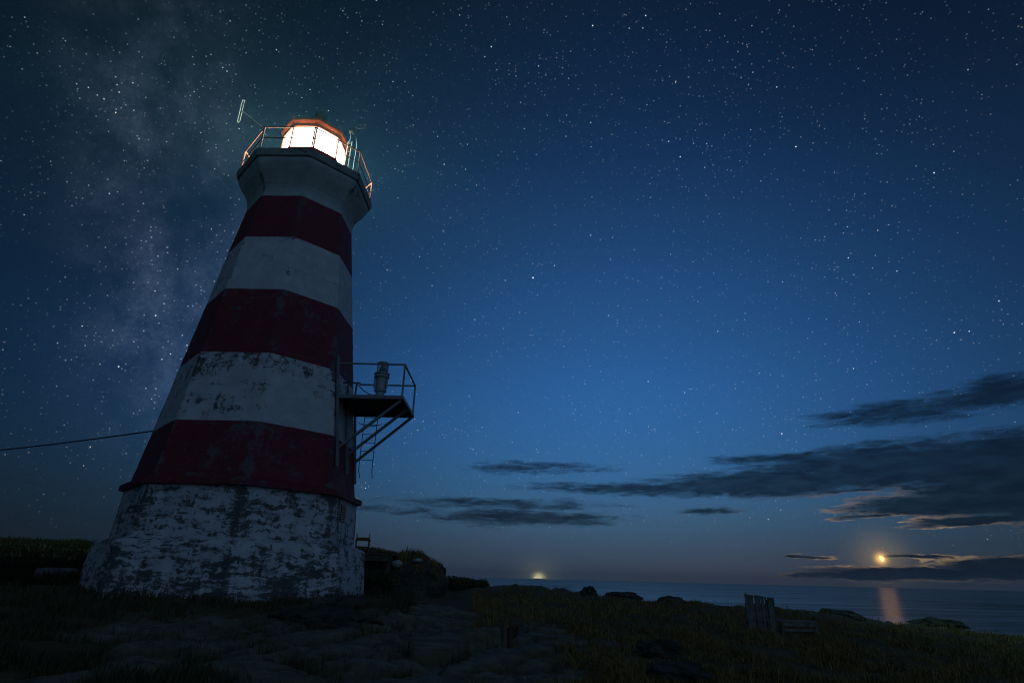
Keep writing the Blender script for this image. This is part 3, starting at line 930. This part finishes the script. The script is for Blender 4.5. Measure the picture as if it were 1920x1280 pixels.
DK = empty('deck', (-5.0, 23.0, 0))
tag(DK, 'low mossy plank deck beside the tower foot under the brown chair', 'deck')
for i in range(6):
    MB().box((0.02 * (i % 2), -0.62 + i * 0.235, 1.93 + 0.004 * (i % 3)), (1.72 + 0.04 * (i % 3), 0.222, 0.05), bevel=0.006).build('plank', M['wood_green'], DK)
MB().box((0, -0.72, 1.80), (1.66, 0.05, 0.18)).build('front_beam', M['wood_green'], DK)
for sx in (-0.7, 0.7):
    MB().box((sx, -0.6, 1.62), (0.12, 0.12, 0.55)).build('post', M['wood_green'], DK)

CH = empty('chair', (-5.42, 22.75, 1.96), R(14))
tag(CH, 'brown wooden chair on the deck behind the tower base', 'chair')
for sx in (-0.23, 0.23):
    MB().tube([(sx, 0.18, 0.0), (sx, 0.20, 0.40), (sx * 1.02, 0.24, 0.73)], [0.028, 0.03, 0.016], 6).build('back_post', M['wood_brown'], CH)
    MB().box((sx * 1.05, -0.2, 0.20), (0.05, 0.05, 0.40)).build('front_leg', M['wood_brown'], CH)
    MB().box((sx * 1.12, 0.0, 0.46), (0.06, 0.50, 0.035)).build('arm', M['wood_brown'], CH)
MB().box((0, 0.235, 0.52), (0.44, 0.03, 0.13)).build('back_rail', M['wood_brown'], CH)
MB().box((0, 0.0, 0.235), (0.46, 0.36, 0.035)).build('seat', M['wood_brown'], CH)
MB().box((0, 0.2, 0.12), (0.42, 0.025, 0.04)).build('stretcher', M['wood_brown'], CH)

# upright plank screen and low bench on the right
sL = unproj(1400, 1150, 18.0); sR = unproj(1459, 1150, 18.0)
wS = sR.x - sL.x
SC = empty('plank_screen', (sL.x, 18.0, -0.05))
tag(SC, 'upright screen of weathered grey planks standing on the grass by the sea', 'screen')
pl = [(0.00, 0.085, 0.99, 0.0), (0.09, 0.165, 0.955, 0.03), (0.275, 0.10, 0.955, 0.0), (0.383, 0.055, 0.945, 0.015), (0.445, 0.095, 0.935, 0.0), (0.575, 0.045, 0.92, 0.02), (0.63, 0.165, 0.90, 0.0)]
for i, (x, w_, h_, dy_) in enumerate(pl):
    q = Matrix.Rotation(R((-.4, .3, -.2, .4, .2, -.5, .2)[i]), 3, 'Y').to_quaternion()
    MB().box((x + w_ / 2, dy_, h_ / 2), (w_ * 0.94, 0.028, h_ + 0.1), q, bevel=0.004).build('plank', M['wood_grey'], SC)
for z in (0.28, 0.72):
    MB().box((0.42, 0.085, z), (0.80, 0.045, 0.09)).build('batten', M['wood_grey'], SC)
MB().box((0.86, 0.20, 0.44), (0.09, 0.10, 0.98), bevel=0.006).build('corner_post', M['wood_green'], SC)
for i in range(3):
    MB().box((0.868, 0.33 + i * 0.13, 0.42), (0.028, 0.118, 0.90)).build('side_plank', M['wood_green'], SC)
bz = gz(8.5, 18.6)
BN = empty('bench', (8.48, 18.55, -0.12), R(-3))
tag(BN, 'low weathered plank bench just right of the upright plank screen', 'bench')
for i in range(3):
    MB().box((0, -0.19 + i * 0.19, 0.385 + 0.003 * i), (1.08, 0.178, 0.04), bevel=0.005).build('seat_plank', M['wood_grey'], BN)
MB().box((0, -0.30, 0.32), (1.02, 0.03, 0.085)).build('apron', M['wood_grey'], BN)
MB().box((0, -0.28, 0.17), (1.00, 0.035, 0.07)).build('lower_rail', M['wood_grey'], BN)
for sx in (-0.48, 0.48):
    for sy in (-0.24, 0.20):
        MB().box((sx, sy, 0.15), (0.075, 0.075, 0.42)).build('leg', M['wood_grey'], BN)

# low pale block left of the plinth
CB = link('concrete_block', rock_mesh('concrete_block', (0.50, 0.26, 0.22), 3.0, 7.0, 4, 0.05), M['concrete'], None, (-13.25, 18.3, 1.02))
CB.rotation_euler = (0, 0, 0.15)
tag(CB, 'low pale concrete block on the grass left of the tower base', 'block')

# boulders standing on the shore skyline
bl = [(1104, 1122, 29, (.36, .34, .34), 2.0, 'small square boulder standing up on the shore skyline'),
      (1165, 1136, 29, (1.0, .6, .26), 3.0, 'wide dark boulder on the skyline right of the square boulder'),
      (1262, 1147, 28, (.72, .6, .28), 4.0, 'lone rounded boulder on the skyline left of the plank screen'),
      (1570, 1168, 27, (1.3, .7, .26), 6.0, 'long humped boulder on the skyline right of the bench'),
      (1765, 1198, 25, (.8, .6, .20), 7.0, 'flat boulder on the skyline below the moon path'),]
for (px, py, y, rad, sd_, lab) in bl:
    rock('boulder', px, py, y, rad, sd_, lab, 'boulders along the shore skyline')
rock('boulder', 1235, 1222, 11.2, (.42, .35, .20), 11.0, 'dark angular rock in the grass below the plank screen', 'rocks in the near grass')
rock('boulder', 1270, 1268, 9.3, (.45, .4, .15), 12.0, 'low dark rock in the grass at the bottom edge of the picture', 'rocks in the near grass')
rock('boulder', 640, 1140, 15.6, (.75, .35, .26), 13.0, 'low dark rock against the right foot of the tower base', 'rocks in the near grass')
rock('boulder', 600, 1168, 13.2, (1.5, .55, .28), 14.0, 'long dark ledge of rock in front of the tower base', 'rocks in the near grass')

# ------------------------------------------------------------------ plants
def blades(X, Y, Zg, H, Wd, lean, name, material):
    N = len(X)
    a = rng.uniform(0, 2 * math.pi, N); b_ = rng.uniform(0, 2 * math.pi, N)
    ux_ = np.cos(a); uy_ = np.sin(a)
    lx = np.cos(b_) * lean * H; ly = np.sin(b_) * lean * H
    V = np.zeros((N, 5, 3))
    V[:, 0] = np.stack([X - ux_ * Wd, Y - uy_ * Wd, Zg - 0.03], 1)
    V[:, 1] = np.stack([X + ux_ * Wd, Y + uy_ * Wd, Zg - 0.03], 1)
    mx, my, mz = X + lx * 0.35, Y + ly * 0.35, Zg + H * 0.6
    V[:, 2] = np.stack([mx + ux_ * Wd * .7, my + uy_ * Wd * .7, mz], 1)
    V[:, 3] = np.stack([mx - ux_ * Wd * .7, my - uy_ * Wd * .7, mz], 1)
    V[:, 4] = np.stack([X + lx, Y + ly, Zg + H * (1 - 0.25 * lean)], 1)
    base = np.arange(N)[:, None] * 5
    T = np.concatenate([base + [[0, 1, 2]], base + [[0, 2, 3]], base + [[3, 2, 4]]])
    return np_mesh(name, V.reshape(-1, 3), T)


def field(N, a0, a1, r0_, r1_, clump, thr, seed):
    A_ = rng.uniform(R(a0), R(a1), N); Rr = np.exp(rng.uniform(math.log(r0_), math.log(r1_), N))
    X = np.sin(A_) * Rr; Y = np.cos(A_) * Rr
    Q = np.stack([X, Y], 1)
    c_ = np.array([mnoise.noise(Vector((x * clump, y * clump, seed))) + 0.5 * mnoise.noise(Vector((x * clump * 3, y * clump * 3, seed))) for x, y in Q])
    return Q, c_, Rr


def make_grass(name, N, a0, a1, r0_, r1_, hmin, hmax, thr, seed, material, kind_label, cat, lean=0.55, wk=0.00055):
    Q, c_, Rr = field(N, a0, a1, r0_, r1_, 0.9, thr, seed)
    z, rk = terrain(Q)
    dt = np.hypot(Q[:, 0] - TX, Q[:, 1] - TY)
    keep = (c_ > thr) & (rk < 0.35 + 0.3 * rng.random(len(rk))) & (dt > 3.9)
    Q, c_, Rr, z = Q[keep], c_[keep], Rr[keep], z[keep]
    k = np.clip((c_ - thr) / 0.8, 0, 1)
    H = (hmin + (hmax - hmin) * k) * rng.uniform(0.5, 1.15, len(k))
    me = blades(Q[:, 0], Q[:, 1], z, H, 0.002 + wk * Rr * rng.uniform(.5, 1.2, len(k)), rng.uniform(0.1, lean, len(k)), name, material)
    o = link(name, me, M[material])
    return tag(o, kind_label, cat, kind='stuff')


make_grass('grass', 120000, -3, 48, 6.0, 34, .04, .26, -0.16, 2.0, 'grass', 'dry yellowish grass over the slope right of the bare rock', 'grass', 1.3, 0.00045)
make_grass('tall_grass', 9000, -2, 47, 6.5, 33, .18, .55, 0.12, 14.0, 'grass', 'sparse taller bent stalks scattered over the right slope', 'grass', 0.9, 0.0004)
make_grass('scrub', 60000, -52, -8, 5.5, 22, .08, .34, -0.25, 6.0, 'scrub', 'dark low scrub in the left foreground before the tower', 'scrub', 0.7)
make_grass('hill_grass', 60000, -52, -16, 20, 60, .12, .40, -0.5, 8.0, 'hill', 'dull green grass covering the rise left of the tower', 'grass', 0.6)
# grass on top of the outcrop and at the tower foot
dg = bpy.context.evaluated_depsgraph_get()
X, Y, Zz, H = [], [], [], []
for i in range(5200):
    x, y = random.uniform(-6.4, -2.6), random.uniform(22.7, 25.6)
    hit, loc, nrm, _ = mound.ray_cast(Vector((x + 4.95, y - 24.4, 5)), Vector((0, 0, -1)))
    if hit and nrm.z > 0.45 and mnoise.noise(Vector((x * 1.8, y * 1.8, 2))) > -0.15:
        X.append(x); Y.append(y); Zz.append(loc.z + 0.55)
        tall = math.exp(-((x + 4.0) / 0.22) ** 2) + 0.8 * math.exp(-((x + 3.55) / 0.12) ** 2)
        H.append(random.uniform(.06, .16) + 0.32 * tall * random.random())
me = blades(np.array(X), np.array(Y), np.array(Zz), np.array(H), np.full(len(X), 0.012), rng.uniform(.1, .6, len(X)), 'outcrop_grass', 'grass')
tag(link('outcrop_grass', me, M['grass']), 'tufts of grass growing on top of the rock outcrop', 'grass', kind='stuff')


def shrub(px, py, y, rad, N, seed, label, leaf=0.05):
    rs = np.random.default_rng(seed)
    p = unproj(px, py, y); z0 = gz(p.x, p.y)
    root = empty('shrub', (p.x, p.y, z0)); tag(root, label, 'shrub', 'shrubs on the shore')
    cl = [(rs.uniform(-.75, .75) * rad[0], rs.uniform(-.7, .7) * rad[1], rs.uniform(.25, .8) * rad[2], rs.uniform(.28, .5)) for _ in range(14)]
    V = []
    for i in range(N):
        cx, cy, cz_, s = cl[i % len(cl)]
        d = rs.normal(0, 1, 3); d /= np.linalg.norm(d); d *= s * rs.random() ** 0.4
        c_ = np.array([cx + d[0] * rad[0] * .8, cy + d[1] * rad[1] * .8, max(0.02, cz_ + d[2] * rad[2] * .9)])
        u_ = rs.normal(0, 1, 3); u_ /= np.linalg.norm(u_); w_ = np.cross(u_, rs.normal(0, 1, 3)); w_ /= np.linalg.norm(w_)
        L_ = leaf * rs.uniform(.6, 1.4)
        V += [c_ - u_ * L_, c_ + w_ * L_ * .45, c_ + u_ * L_, c_ - w_ * L_ * .45]
    Fq = np.arange(len(V)).reshape(-1, 4)
    link('crown', np_mesh('crown', np.array(V), Fq), M['leaf'], root)
    mb = MB()
    for (cx, cy, cz_, s) in cl:
        mb.tube([(cx * .15, cy * .15, -.05), (cx * .6, cy * .6, cz_ * .5), (cx, cy, cz_)], [.025, .018, .006], 5)
    mb.build('stem', M['wood_green'], root)


shrub(845, 1102, 30, (1.0, .8, .62), 2600, 1, 'dense green shrub right beside the rock outcrop', .06)
shrub(880, 1106, 30.5, (1.0, .8, .50), 2600, 2, 'spreading low green shrub right of the shrub by the outcrop', .06)
shrub(712, 1118, 21.6, (.7, .45, .75), 1800, 3, 'dark shrub at the foot of the outcrop next to the tower', .05)

# ------------------------------------------------------------------ far lights
sp = azel(2.98, 0) * 2350
SH = empty('ship', (sp.x, sp.y, SEA_Z), R(-8))
SH.scale = (0.47, 0.47, 0.52)
tag(SH, 'brightly lit ship far out on the horizon', 'ship')
MB().prism([(-42, 0), (38, 0), (46, 6), (-42, 5)], -6, 6).build('hull', M['dark_steel'], SH)
MB().box((-22, 0, 9), (24, 10, 8)).build('deckhouse', M['pale_metal'], SH)
MB().box((14, 0, 9), (3, 3, 8)).build('mast', M['pale_metal'], SH)
em = emissive('ship_light', (1.0, 0.86, 0.50), 14.0)
for (x, z, s) in ((-34, 9, 2.2), (-24, 12, 2.6), (-14, 10, 2.6), (-4, 9, 2.2), (6, 9, 2.0), (16, 12, 2.6), (28, 9, 2.0)):
    MB().lathe([(0.2 * s, -s), (0.8 * s, -0.6 * s), (s, 0), (0.8 * s, 0.6 * s), (0.2 * s, s)], 10, (x, -7.5, z)).build('deck_light', em, SH)
bp = azel(-6.48, 0) * 1500
BC = empty('beacon_tower', (bp.x, bp.y, SEA_Z))
tag(BC, 'tiny red navigation light on the sea horizon right of the outcrop', 'beacon')
for k in range(4):
    a = k * math.pi / 2 + .7
    MB().tube([(2.2 * math.cos(a), 2.2 * math.sin(a), -1), (.5 * math.cos(a), .5 * math.sin(a), 9)], .12, 6).build('leg', M['dark_steel'], BC)
MB().lathe([(.9, 8.8), (.9, 9.0)], 12).build('platform', M['dark_steel'], BC)
MB().lathe([(.5, 9.0), (1.0, 9.3), (1.1, 10.1), (.8, 10.8), (.2, 11.1)], 12).build('lamp', emissive('red_light', (1.0, 0.10, 0.06), 4.0), BC)

# the moon, a gibbous lump of light partly veiled low down
bm = bmesh.new()
bmesh.ops.create_uvsphere(bm, u_segments=32, v_segments=16, radius=1.0)
for v in bm.verts:
    if v.co.x < 0:
        v.co.x *= 0.35
me = bpy.data.meshes.new('moon'); bm.to_mesh(me); bm.free()
MD = 20000
moon = link('moon', me, emissive('moonglow', (1.0, 0.58, 0.17), 3.2), None, tuple(md * MD + Vector((0, 0, CZ))))
moon.scale = (MD * 0.0038,) * 3
moon.rotation_euler = (0, R(-22), R(-MOON_AZ))
tag(moon, 'small bright yellow moon low over the sea', 'moon')

# ------------------------------------------------------------------ thin sea haze
hm = bpy.data.materials.new('haze'); hm.use_nodes = True
hm.node_tree.nodes.clear()
pv = hm.node_tree.nodes.new('ShaderNodeVolumePrincipled')
pv.inputs['Color'].default_value = (0.85, 0.90, 0.95, 1)
pv.inputs['Density'].default_value = 0.0003
pv.inputs['Anisotropy'].default_value = 0.0
ho = hm.node_tree.nodes.new('ShaderNodeOutputMaterial')
hm.node_tree.links.new(pv.outputs[0], ho.inputs['Volume'])
hz = MB().box((0, 0, (SEA_Z - 5 + 21.5) / 2), (5200, 5200, 21.5 - (SEA_Z - 5))).build('haze', hm)
tag(hz, kind='stuff')
